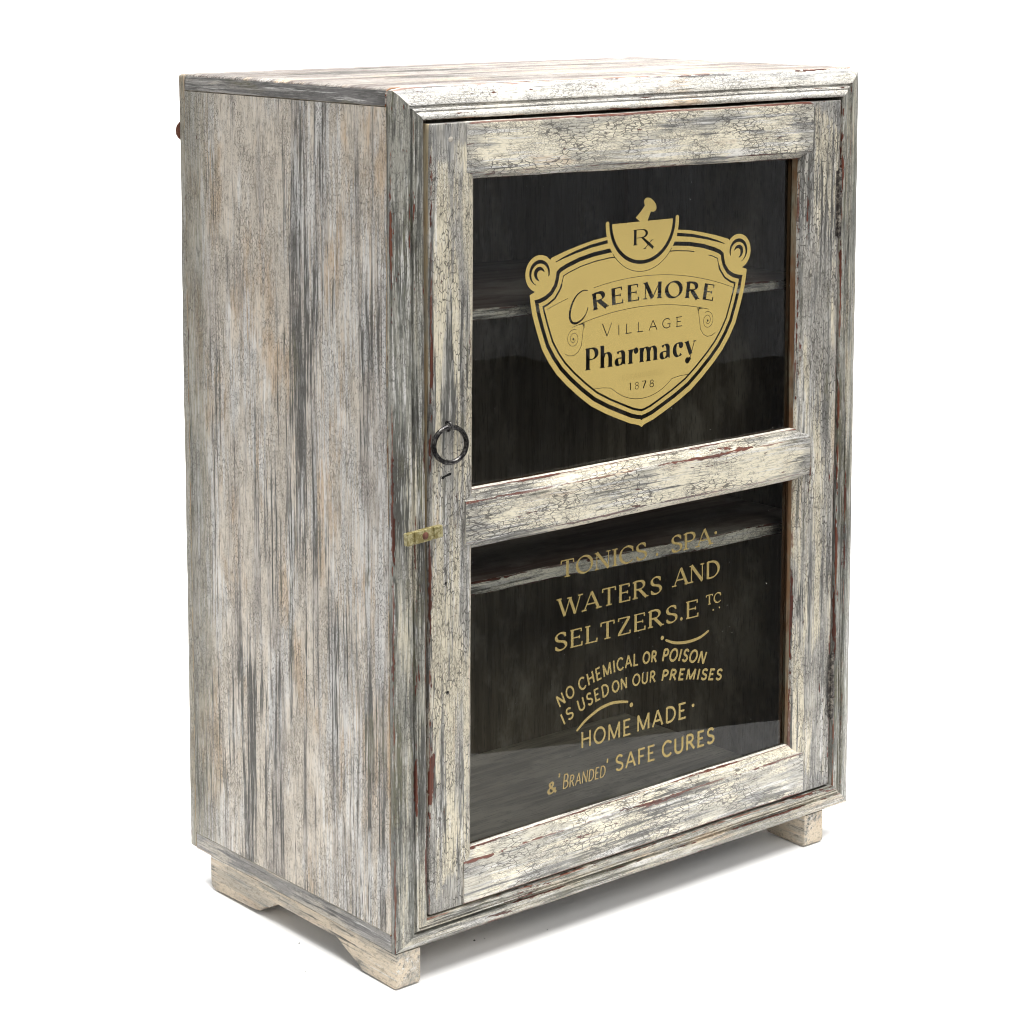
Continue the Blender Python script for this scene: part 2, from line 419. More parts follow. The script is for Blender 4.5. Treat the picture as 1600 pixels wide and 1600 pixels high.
# ------------------------------------------------------------------ setting: white paper sweep on a studio floor
GZ = -0.0455
CF = Vector((-1.5617, -2.0820, 0)); FW = Vector((.642, .7667, 0)); RT = Vector((.7667, -.642, 0))
V, F = [], []
prof = []
for i in range(31): prof.append((2.18 + (5.0-2.18)*i/30, GZ))
for i in range(1, 13):
    a = R(90*i/12); prof.append((5.0 + .9*math.sin(a), GZ + .9*(1-math.cos(a))))
for i in range(1, 9): prof.append((5.9, GZ + .9 + 2.4*i/8))
for (f, z) in prof:
    k = min(1.25, max(0, f-2.55)/3.6)
    rl, rr = -3.4, .67 + 2.0*k
    for j in range(33):
        V.append(CF + FW*f + RT*(rl + (rr-rl)*j/32) + Vector((0, 0, z)))
for i in range(len(prof)-1):
    for j in range(32): F.append((i*33+j, i*33+j+1, (i+1)*33+j+1, (i+1)*33+j))
paper = link('floor', V, F, M['paper'], smooth=60); paper['kind'] = 'structure'; paper.name = 'paper_backdrop'
st = link('floor', [(-9, -9, GZ-.004), (9, -9, GZ-.004), (9, 9, GZ-.004), (-9, 9, GZ-.004)], [(0, 1, 2, 3)], M['studio'], smooth=0)
st['kind'] = 'structure'

# pleated grey studio curtain, seen mirrored in the upper pane
V, F = [], []
cc = Vector((3.1, -3.0, 0)); cd_ = Vector((.77, .64, 0)); cn = Vector((-.64, .77, 0))
nn = 150
for i in range(nn+1):
    a = -2.3 + 4.6*i/nn
    dpt = .05*math.sin(a*21 + 1.4*math.sin(a*3.1)) + .02*math.sin(a*47)
    for z in (GZ, 2.6): V.append(cc + cd_*a + cn*dpt + Vector((0, 0, z)))
for i in range(nn): F.append((2*i, 2*i+2, 2*i+3, 2*i+1))
cu = link('studio_curtain', V, F, M['curtain'], smooth=60); cu['kind'] = 'structure'

# crumbs of dirt lying on the paper
V, F = [], []
for (x, y, s) in ((.161, .053, 1.3), (.174, .049, .7), (-.007, .183, 1.0), (-.048, .111, .9), (-.043, .024, .6), (.44, -.044, .6), (.098, -.19, .6),
                  (.069, -.013, .6), (.471, -.03, .7), (.30, -.02, .6), (.25, .02, .8), (.12, -.05, .5), (-.01, .09, .5), (.21, -.01, .5)):
    b = len(V); s *= .0011
    for k in range(6):
        a = k*math.pi/3; V.append((x + s*math.cos(a)*rng.uniform(.7, 1.5), y + s*math.sin(a)*rng.uniform(.7, 1.3), GZ + .0002))
    V.append((x, y, GZ + s*1.1)); F += [(b+k, b+(k+1) % 6, b+6) for k in range(6)]
cr = link('dirt_crumbs', V, F, M['dirt'], smooth=0)
cr['kind'] = 'stuff'; cr['label'] = 'tiny dark crumbs of dirt scattered on the white floor around the cabinet'; cr['category'] = 'dirt'

# ------------------------------------------------------------------ the cabinet
W_, D_, H_ = .770, .4382, 1.0
root = bpy.data.objects.new('cabinet', None); COL.objects.link(root)
root['label'] = 'weathered whitewashed wooden pharmacy cabinet with one glazed door and gold lettering on its panes'
root['category'] = 'cabinet'
root.location = (0, 0, 0)

TB = .0215     # thickness of top and bottom boards
BK = .0125     # back board
SD = .020
FR = .0065     # side edge of the face frame

def side_fm(k, K, prof): return 0
# side panels: outer face painted, inner face dark
def make_side(x0, x1, outer_is_low):
    P = rrect(x0, x1, FR+.0008, D_-BK-.0008, .0012)
    def fm(k, K, prof):
        if k is None: return 1
        a, b = prof[k], prof[(k+1) % K]
        xm = (a[0]+b[0])/2
        return (1 if xm > x1-.0004 else 0) if outer_is_low else (1 if xm < x0+.0004 else 0)
    return strip('side_panel', P, (0, 0, 0), Z, X, Y, TB+.0002, H_-TB-.0002, [M['side'], M['inside']], root, seg=.05, facemat=fm, wob=.0006)
make_side(0, SD, True); make_side(W_-SD, W_, False)

# top and bottom boards run across, their sawn ends showing at the side
def board_fm(inner_sign, zin):
    def fm(k, K, prof):
        if k is None: return 1
        a, b = prof[k], prof[(k+1) % K]
        zm = (a[1]+b[1])/2
        return 2 if (zm > zin-.0004 if inner_sign > 0 else zm < zin+.0004) else 0
    return fm
strip('top_board', rrect(FR+.0008, D_-BK-.0008, H_-TB, H_, .0016), (0, 0, 0), X, Y, Z, 0.0004, W_-.0004, [M['top'], M['edge'], M['inside']], root,
      endr=.0015, endwear=.3, facemat=board_fm(-1, H_-TB), wob=.0003, wfreq=4, warp=corner_round)
strip('bottom_board', rrect(FR+.0008, D_-BK-.0008, 0, TB, .0015), (0, 0, 0), X, Y, Z, 0.0004, W_-.0004, [M['edge'], M['edge'], M['inside_floor']], root,
      endr=.001, endwear=.1, facemat=board_fm(1, TB), wob=.0003, wfreq=4)
strip('back_panel', rrect(0.0006, W_-.0006, D_-BK, D_, .0014), (0, 0, 0), Z, X, Y, 0.0, H_-.001, [M['side'], M['inside']], root, seg=.05, wob=.0008,
      endr=.003, facemat=lambda k, K, p: 0 if k is None else (1 if (p[k][1]+p[(k+1) % K][1])/2 < D_-BK+.0004 else 0))

# face frame: four mitred mouldings stepping forward from the outer edge to the door opening
LIP = .0125
FWD = .0400
MP = [(.0006, -FR, .1), (0, -.002, .5), (.0004, .0006, 1), (.0018, .0020, .75), (.004, .0034, .1), (.009, .0058, 0), (.015, .0080, 0), (.0195, .0092, .1), (.0215, .0093, .7), (.0222, .0086, .8),
      (.0224, .0066, .1), (.0236, .0056, 0), (.0254, .0060, 0), (.0258, .0086, .5), (.0264, .0094, .8), (.0284, .0098, .3), (.0288, .0086, .1), (.0300, .0084, 0),
      (.0308, .0098, .2), (.0325, .0116, .2), (.0355, .0125, .1), (.0380, .0122, .6), (.0394, .0112, 1), (FWD, .0098, .9), (FWD, .002, .1), (FWD, -.014, 0), (.022, -.014, 0), (.022, -FR, 0)]
# outer edge only FR deep, the inner part reaches back into the opening
KL, KR, KT, KB = .980, 1.02, .925, .885      # the four sides are not equally wide
def mould(name, O, dL, dU, L, mat, k, k0, k1):
    return strip(name, [(u*k, v, we) for u, v, we in MP], O, dL, dU, NY, 0, L, mat, root, seg=.02, wob=.00045,
                 lo=lambda u, v: max(0, u)*k0/k, hi=lambda u, v: L - max(0, u)*k1/k, warp=corner_round)
mould('frame_moulding', (0, 0, 0), Z, X, H_, M['frame'], KL, KB, KT)
mould('frame_moulding', (W_, 0, 0), Z, NX, H_, M['frame'], KR, KB, KT)
mould('frame_moulding', (0, 0, H_), X, NZ, W_, M['uplit_frame'], KT, KL, KR)
mould('frame_moulding', (0, 0, 0), X, Z, W_, M['frame'], KB, KL, KR)

# feet: a runner under each side with a shaped cut-out
FT = [(.0, -.0012), (.0, -.0385), (.002, -.0435), (.006, -.0447), (.068, -.0435), (.0735, -.0400), (.0760, -.0372), (.0800, -.0368), (.108, -.0235), (.1130, -.0205), (.1175, -.0190),
      (.2440, -.0185), (.2500, -.0200), (.2560, -.0250), (.2640, -.0290), (.2720, -.0300), (.2780, -.0345), (.2840, -.0388), (.2950, -.0410), (.386, -.0440), (.392, -.0425), (.3950, -.038), (.3950, -.0012)]
def runner(x0, x1):
    V, G, Wt, F = [], [], [], []
    off = Vector((rng.uniform(0, 9), rng.uniform(0, 9), rng.uniform(0, 9)))
    n = len(FT); xs = [x0, x0+.0012, x0+.005, x1-.005, x1-.0012, x1]
    cy, cz = .2, -.01
    for i, x in enumerate(xs):
        for (y, z) in FT:
            e = .0012 if i in (0, 5) else 0
            yy = y + (e if y < .01 else -e if y > .385 else 0); zz = z + (e if z < -.03 else e*.6 if z < -.01 else 0)
            q = Vector((x, yy, zz)); nz = mnoise.noise_vector((q+off)*22)*.0009
            if z > -.005: nz.z = 0
            q += nz*.8
            V.append(q); G.append(Vector((y, x, z)) + off); Wt.append(.5 if i in (0, 1, 4, 5) else 0)
    for i in range(5):
        for k in range(n):
            F.append((i*n+k, i*n+(k+1) % n, (i+1)*n+(k+1) % n, (i+1)*n+k))
    F += [tuple(range(n)), tuple(range(5*n, 6*n))[::-1]]
    return link('foot_runner', V, F, M['foot'], root, G, Wt)
runner(.0025, .0385); runner(.6885, .7245)

# shelves, a little out of level
def shelf(z0, z1, th, y0=.052):
    ux = Vector((W_-2*SD-.002, 0, z1-z0)); L = ux.length; ux.normalize(); uz = Vector((0, 1, 0)).cross(ux) * -1
    def fm(k, K, p):
        if k is None: return 1
        a, b = p[k], p[(k+1) % K]
        return 0 if (a[0]+b[0])/2 < y0+.0035 else 1
    return strip('shelf', rrect(y0, D_-BK-.003, 0, th, .0022, band=.003), (SD+.001, 0, z0), ux, Y, uz, 0, L, [M['shelf_edge'], M['shelf_top']], root, facemat=fm, wob=.0016, wfreq=14)
shelf(.7195, .7055, .0135); shelf(.3880, .3745, .0165)

# rusty round mount peeping out behind the back board
V, F = dome((.010, D_, .9278), (0, 1, .0), .0140, .0100)
link('back_mount', V, F, M['rust'], root, origin=(.010, D_, .9278))

# ------------------------------------------------------------------ the door
DX0, DX1, DZ0, DZ1 = .0432, .7240, .0385, .9590
def front(x, z):
    """how far the warped door stands in front of the frame plane y=-LIP"""
    u = (x-DX0)/(DX1-DX0); v = (z-DZ0)/(DZ1-DZ0)
    left = -.0030 + .0065*min(1, v/.7) + .0045*max(0, v-.6)/.4
    right = -.0040 + .0045*v
    return left*(1-u) + right*u
def dwarp(q): return Vector((0, -front(q.x, q.z), 0))
DF = -LIP      # nominal front plane
TH = .021

door = bpy.data.objects.new('door', None)
# glazing core of the door: the rebate frame that holds the panes (its own mesh)
GY = DF + .0195
BX0, BX1 = .1100, .6535
def core():
    V, F, G = [], [], []
    def box(x0, x1, y0, y1, z0, z1):
        b = len(V)
        for x in (x0, x1):
            for y in (y0, y1):
                for z in (z0, z1):
                    q = Vector((x, y, z)); V.append(q + dwarp(q)); G.append(Vector((z, x, y)) if (z1-z0) > (x1-x0) else Vector((x, z, y)))
        for f in ((0, 1, 3, 2), (4, 6, 7, 5), (0, 4, 5, 1), (2, 3, 7, 6), (0, 2, 6, 4), (1, 5, 7, 3)): F.append(tuple(b+i for i in f))
    y0, y1 = GY+.0035, DF+.028
    box(.100, BX0-.001, y0, y1, .09, .90); box(BX1+.001, .664, y0, y1, .09, .90)
    box(BX0-.001, BX1+.001, y0, y1, .083, .098); box(BX0-.001, BX1+.001, y0, y1, .892, .903); box(BX0-.001, BX1+.001, y0, y1, .466, .531)
    return link('door', V, F, M['bare'], root, G, smooth=0)
door = core()

def stile_prof(wflat, wbev, dep, outer_mat_back=TH):
    P = [(.0, -TH, 0), (0, -.006, 0), (0, -.0022, .8), (.0007, -.0007, 1), (.0022, 0, .8), (.0065, 0, 0), (wflat-.012, 0, 0), (wflat-.003, 0, 0)]
    for k in range(0, 8):
        a = R(8 + 74*k/7)
        P.append((wflat + wbev*math.sin(a)/math.sin(R(82)), -dep*(1-math.cos(a))/(1-math.cos(R(82))), .25 if k < 6 else .9))
    e = P[-1]
    P += [(e[0]+.0003, e[1]-.0012, .8), (e[0]+.0003, e[1]-.003, 0), (e[0]+.0003, -TH, 0)]
    return P
def stile_fm(k, K, p):
    if k is None: return 0
    a, b = p[k], p[(k+1) % K]
    if k == 0: return 1          # outer edge of the door: pale bare wood
    if k >= K-3: return 2        # inner edge: brown wood
    return 0
SM = [M['stile'], M['pale'], M['bare']]
strip('stile', stile_prof(.0503, .0168, .0095), (DX0, DF, 0), Z, X, NY, DZ0, DZ1, SM, door, seg=.02, wob=.0006, endr=.0015, warp=dwarp, facemat=stile_fm)
strip('stile', stile_prof(.0515, .0185, .0095), (DX1, DF, 0), Z, NX, NY, DZ0, DZ1, SM, door, seg=.02, wob=.0006, endr=.0015, warp=dwarp, facemat=stile_fm)

JX0, JX1 = DX0 + .0506, DX1 - .0518
def rail_obj(zt, zb, up, dn, slope=(0, 0), mats=None, bevd=.0095, rnd_top=False, extra=0.0):
    """rail between the stiles; zt/zb = top and bottom of its flat front, up/dn = bevel heights; slope = lift of zt, zb at the right end"""
    P = []
    def bev(sign, z0, h):
        L = []
        for fu, fv, we in ((-.10, 0, .2), (.02, -.015, .55), (.14, -.09, .7), (.28, -.20, .2), (.55, -.46, 0), (.80, -.72, .1), (.93, -.87, .5), (1.0, -1.0, .9)):
            L.append((z0 + sign*h*fu, bevd*fv, we))
        return L
    lo_b = bev(-1, zb, dn) if dn else [(zb, -.0022, .6), (zb+.0007, -.0007, .9), (zb+.0022, 0, .5)][::-1]
    hi_b = bev(1, zt, up) if up else [(zt-.0022, 0, .6), (zt-.0007, -.0007, 1), (zt, -.0022, .8)]
    P = [(lo_b[-1][0], -TH, 0), (lo_b[-1][0], lo_b[-1][1]-.003, 0)] + lo_b[::-1] + [(zb+.004, 0, 0), ((zb+zt)/2, 0, 0), (zt-.004, 0, 0)] + hi_b + [(hi_b[-1][0], hi_b[-1][1]-.003, 0), (hi_b[-1][0], -TH, 0)]
    zm = (zt+zb)/2
    def wp(q):
        u = (q.x-JX0)/(JX1-JX0)
        k = (q.z-zb)/(zt-zb); k = min(1.3, max(-.3, k))
        q2 = Vector((0, 0, u*(slope[1]*(1-k) + slope[0]*k)))
        return q2 + dwarp(q) + Vector((0, -extra, 0))
    def fm(k, K, p):
        if k is None: return 0
        return 1 if (k <= 0 or k >= K-3) else 0
    return strip('rail', P, (0, DF, 0), X, Z, NY, JX0, JX1, mats or [M['rail'], M['shelf_edge']], door, seg=.02, wob=.0007, endr=.0012, endwear=.2, warp=wp, facemat=fm)
rail_obj(DZ1, .9022, 0, .0085, (0, -.0068))
rail_obj(.5195, .4735, .0130, .0110, (0, .0015), bevd=.0125, extra=.0035)
rail_obj(.0880, DZ0, .0130, 0, (.0035, 0), bevd=.0120, extra=.0020)

def pane(z0, z1):
    V, F = [], []
    for y in (GY, GY+.003):
        for (x, z) in ((BX0-.004, z0), (BX1+.004, z0), (BX1+.004, z1), (BX0-.004, z1)):
            q = Vector((x, y, z)); V.append(q)
    F = [(0, 1, 2, 3), (7, 6, 5, 4), (0, 4, 5, 1), (1, 5, 6, 2), (2, 6, 7, 3), (3, 7, 4, 0)]
    return link('glass_pane', V, F, [M['glass'], M['glass_back']], door, smooth=0, fmat=[0, 1, 1, 1, 1, 1])
pane(.528, .898); pane(.094, .467)

# ironware
def ring_pull():
    c = Vector((.0668, 0, .5935)); y0 = -LIP - front(.066, .59)
    path = []; rad = []
    for k in range(56):
        a = 2*math.pi*k/56
        p = Vector((.0214*math.sin(a), 0, .0214*math.cos(a)))
        p.z *= .95; p.y = -(.0214 - p.z)*.05; p = Matrix.Rotation(R(-8), 3, 'Z') @ p
        path.append(c + p + Vector((0, y0-.0065, 0))); rad.append(.0029 + .0004*mnoise.noise(Vector((math.cos(a)*3, math.sin(a)*3, 0))))
    V, F = tube(path, rad, 10, True)
    link('ring_pull', V, F, M['iron'], door, origin=tuple(c + Vector((0, y0, 0))))
    sc = c + Vector((0, y0 - .0035, .0206))
    V, F = tube([sc + Vector((.0008*math.sin(4*math.pi*k/18), -.0052*math.cos(2*math.pi*k/18), .0050*math.sin(2*math.pi*k/18))) for k in range(18)], .0016, 8, True)
    link('staple', V, F, M['iron'], door, origin=tuple(c + Vector((0, y0, .024))))
ring_pull()
def plate(name, pts, x, z, d, mat, parent=None):
    y0 = -LIP - front(x, z); V = [(x+a, y0+.0006, z+b) for a, b in pts] + [(x+a, y0-d, z+b) for a, b in pts]; n = len(pts)
    F = [tuple(range(n)), tuple(range(n, 2*n))[::-1]] + [(k, (k+1) % n, n+(k+1) % n, n+k) for k in range(n)]
    return link(name, V, F, mat, parent or door, smooth=0, origin=(x, y0, z))
plate('keyhole', [(-.0075, -.0030), (-.0035, -.0034), (-.002, -.0016), (.0068, -.0004), (.0074, .0016), (.0060, .0027), (-.003, .0014), (-.0066, .0005)], .0667, .5565, .0004, M['hole_shade'])  # flat dark plate painted as the hole's shade, no hole is cut
for (x, z, r) in ((.0705, .941, .0040), (.0640, .4975, .0034), (.0665, .430, .0026), (.066, .0675, .004), (.699, .925, .0035), (.070, .30, .0025)):
    y0 = -LIP - front(x, z); V, F = dome((x, y0+.0002, z), NY, r, .0008, 12, 2)
    link('nail_head', V, F, M['iron' if r < .003 else 'edge'], door, origin=(x, y0, z))
for z0, z1 in ((.7795, .8695), (.1305, .2210)):
    V, F = [], []
    xh = .7222; n = 3; yh = -LIP - .0015
    for k in range(n):
        a = z0 + (z1-z0)*k/n + .0006; b = z0 + (z1-z0)*(k+1)/n - .0006
        v, f = tube([(xh, yh, a), (xh, yh, a+.001), (xh, yh, b-.001), (xh, yh, b)], [.0019, .0026, .0026, .0019], 10)
        F += [tuple(len(V)+i for i in q) for q in f]; V += v
    for zz in (z0, z1):
        v, f = dome((xh, yh, zz), (0, 0, 1 if zz == z1 else -1), .0023, .0018, 10, 3); F += [tuple(len(V)+i for i in q) for q in f]; V += v
    # leaf let into the edge of the stile
    b = len(V); V += [(xh-.006, yh+.0012, z0+.002), (xh-.001, yh+.0012, z0+.002), (xh-.001, yh+.0012, z1-.002), (xh-.006, yh+.0012, z1-.002)]; F.append((b, b+1, b+2, b+3))
    link('hinge', V, F, M['hinge'], door, origin=(xh, yh, z0))

# turn button on the frame
def turn_button():
    c = Vector((.0282, -.0185, .4945)); rot = Matrix.Rotation(R(-3.5), 3, 'Y')
    P = rrect(-.0071, .0071, 0, .0070, .0009, band=.001, n=2)
    V, F, G = [], [], []
    n = len(P); xs = [-.0256, -.0248, -.0190, -.0182, -.0150, -.0142, .0085, .0092, .0128, .0135, .0248, .0256]
    for i, t in enumerate(xs):
        notch = .0022 if i in (3, 4, 7, 8) else 0
        e = .0008 if i in (0, len(xs)-1) else 0
        for (u, v, we) in P:
            q = Vector((t, -(v - (notch if v > .005 else 0) - (e if v > .005 else 0)), u*(1 - e*60)*(1+.03*math.sin(t*220))))
            V.append(c + rot @ q); G.append(Vector((t, u, v)))
    for i in range(len(xs)-1):
        for k in range(n): F.append((i*n+k, i*n+(k+1) % n, (i+1)*n+(k+1) % n, (i+1)*n+k))
    F += [tuple(range(n))[::-1], tuple(range((len(xs)-1)*n, len(xs)*n))]
    o = link('turn_button', V, F, M['brass'], root, G, origin=tuple(c))
    # washer behind, screw in front
    v, f = dome(c + Vector((0, -.0068, .0)), NY, .0046, .0016, 14, 3); V, F = list(v), list(f)
    s = link('screw', V, F, M['rust'], o, smooth=40); s.location = -c; 
    v, f = tube([c + Vector((0, .009, 0)), c + Vector((0, .0002, 0))], .003, 10)
    s = link('screw_shank', v, f, M['rust'], o); s.location = -c
turn_button()

# ------------------------------------------------------------------ gold print on the panes
# Every print is a signed field on a fine grid, traced and filled to one flat sheet lying on the pane.
class Field:
    def __init__(s, x0, x1, z0, z1, step):
        s.x0, s.z0, s.h = x0, z0, step
        s.nx = int((x1-x0)/step)+1; s.nz = int((z1-z0)/step)+1
        s.xs = x0 + np.arange(s.nx)*step; s.zs = z0 + np.arange(s.nz)*step
        s.X, s.Z = np.meshgrid(s.xs, s.zs)
        s.f = np.full(s.X.shape, 9.0)
    def win(s, a, b, c, d, m):
        i0 = max(0, int((a-m-s.x0)/s.h)); i1 = min(s.nx, int((b+m-s.x0)/s.h)+2)
        j0 = max(0, int((c-m-s.z0)/s.h)); j1 = min(s.nz, int((d+m-s.z0)/s.h)+2)
        return slice(j0, j1), slice(i0, i1)
    def add(s, sl, d): s.f[sl] = np.minimum(s.f[sl], d)
    def cut(s, sl, d): s.f[sl] = np.maximum(s.f[sl], -d)
    def stroke(s, pts, ws, op='add', butt=True):
        """pts polyline, ws widths per point"""
        pts = [np.array(p, float) for p in pts]; n = len(pts)
        if not hasattr(ws, '__len__'): ws = [ws]*n
        fn = s.add if op == 'add' else s.cut
        for i in range(n-1):
            a, b = pts[i], pts[i+1]; d = b-a; L = math.hypot(*d)
            if L < 1e-9: continue
            t = d/L; m = max(ws[i], ws[i+1])
            sl = s.win(min(a[0], b[0]), max(a[0], b[0]), min(a[1], b[1]), max(a[1], b[1]), m+1)
            x = s.X[sl]-a[0]; z = s.Z[sl]-a[1]
            al = x*t[0]+z*t[1]; ac = np.abs(-x*t[1]+z*t[0])
            wl = (ws[i] + (ws[i+1]-ws[i])*np.clip(al/L, 0, 1))/2
            dd = np.maximum(ac-wl, np.maximum(-al, al-L))
            fn(sl, dd)
            if (i > 0 or not butt):
                r = ws[i]/2; fn(sl, np.hypot(x, z)-r)
            if not butt and i == n-2:
                r = ws[i+1]/2; fn(sl, np.hypot(s.X[sl]-b[0], s.Z[sl]-b[1])-r)
    def disc(s, c, r, op='add'):
        sl = s.win(c[0]-r, c[0]+r, c[1]-r, c[1]+r, 1)
        (s.add if op == 'add' else s.cut)(sl, np.hypot(s.X[sl]-c[0], s.Z[sl]-c[1])-r)
    def poly_sd(s, P):
        P = np.array(P, float); d = np.full(s.X.shape, 1e9); ins = np.zeros(s.X.shape, bool)
        for i in range(len(P)):
            a, b = P[i], P[(i+1) % len(P)]; e = b-a; L2 = e@e
            if L2 < 1e-12: continue
            x = s.X-a[0]; z = s.Z-a[1]
            t = np.clip((x*e[0]+z*e[1])/L2, 0, 1)
            d = np.minimum(d, np.hypot(x-t*e[0], z-t*e[1]))
            if a[1] != b[1]:
                c = (a[1] > s.Z) != (b[1] > s.Z)
                ins ^= c & (s.X < (b[0]-a[0])*(s.Z-a[1])/(b[1]-a[1]) + a[0])
        return np.where(ins, -d, d)
    def mesh(s):
        f = np.pad(s.f, 1, constant_values=9.0); h = s.h
        f = np.where(np.abs(f) < 1e-5, 1e-5, f)
        ins = f < 0
        pts, idx, segs = [], {}, []
        def ept(j, i, hor):
            k = (j, i, hor)
            if k not in idx:
                a = f[j, i]; b = f[j, i+1] if hor else f[j+1, i]; t = a/(a-b); t = min(.97, max(.03, t))
                idx[k] = len(pts)
                pts.append((s.x0 + (i-1+(t if hor else 0))*h, s.z0 + (j-1+(0 if hor else t))*h))
            return idx[k]
        code = ins[:-1, :-1]*1 + ins[:-1, 1:]*2 + ins[1:, 1:]*4 + ins[1:, :-1]*8
        js, is_ = np.nonzero((code > 0) & (code < 15))
        TBL = {1: ((3, 0),), 2: ((0, 1),), 3: ((3, 1),), 4: ((1, 2),), 5: ((3, 0), (1, 2)), 6: ((0, 2),), 7: ((3, 2),), 8: ((2, 3),), 9: ((2, 0),), 10: ((0, 1), (2, 3)), 11: ((2, 1),), 12: ((1, 3),), 13: ((1, 0),), 14: ((0, 3),)}
        for j, i in zip(js.tolist(), is_.tolist()):
            E_ = {0: (j, i, True), 1: (j, i+1, False), 2: (j+1, i, True), 3: (j, i, False)}
            for a, b in TBL[int(code[j, i])]: segs.append((ept(*E_[a]), ept(*E_[b])))
        nxt = {}
        for a, b in segs: nxt.setdefault(a, []).append(b); nxt.setdefault(b, []).append(a)
        seen = set(); loops = []
        for st_ in list(nxt):
            if st_ in seen: continue
            lp = [st_]; seen.add(st_); cur = st_; prev = None
            while True:
                c = [q for q in nxt[cur] if q != prev and q not in seen]
                if not c: break
                prev, cur = cur, c[0]; seen.add(cur); lp.append(cur)
            if len(lp) > 5: loops.append([pts[q] for q in lp])
        # simplify
        tol = h*.16
        def dp(P):
            keep = [False]*len(P); keep[0] = keep[-1] = True; stack = [(0, len(P)-1)]
            A = np.array(P)
            while stack:
                a, b = stack.pop()
                if b-a < 2: continue
                e = A[b]-A[a]; L = math.hypot(*e); q = A[a+1:b]-A[a]
                d = np.abs(q[:, 0]*e[1]-q[:, 1]*e[0])/L if L > 1e-9 else np.hypot(q[:, 0], q[:, 1])
                k = int(d.argmax())
                if d[k] > tol: k += a+1; keep[k] = True; stack += [(a, k), (k, b)]
            return [p for p, z in zip(P, keep) if z]
        co, ed = [], []
        for lp in loops:
            m = len(lp)//2; q = dp(lp[:m+1])[:-1] + dp(lp[m:] + lp[:1])[:-1]
            if len(q) < 3: continue
            b = len(co); co += q; ed += [(b+k, b+(k+1) % len(q)) for k in range(len(q))]
        vs_, _, fs, *_r = delaunay_2d_cdt([Vector(c) for c in co], ed, [], 0, 1e-4)
        out = []
        for fc in fs:
            c = sum((vs_[k] for k in fc), Vector((0, 0)))/len(fc)
            gx = (c.x-s.x0)/h+1; gz = (c.y-s.z0)/h+1; i = int(gx); j = int(gz)
            if 0 <= i < f.shape[1]-1 and 0 <= j < f.shape[0]-1:
                a, b = gx-i, gz-j
                val = (f[j, i]*(1-a)+f[j, i+1]*a)*(1-b) + (f[j+1, i]*(1-a)+f[j+1, i+1]*a)*b
                if val < 0: out.append(tuple(fc))
        return [(v.x, v.y) for v in vs_], out

def sheet(name, field, mat, off, label=None):
    v, f = field.mesh()
    o = link(name, [Vector((AX + x/1000, GY - off, z/1000 - (.0042 if z < 500 else 0))) for x, z in v], f, mat, door, smooth=0)
    # faces must look out of the pane
    me = o.data
    if me.polygons and me.polygons[0].normal.y > 0: me.flip_normals()
    if label: o['label'] = label
    return o
AX = .3909

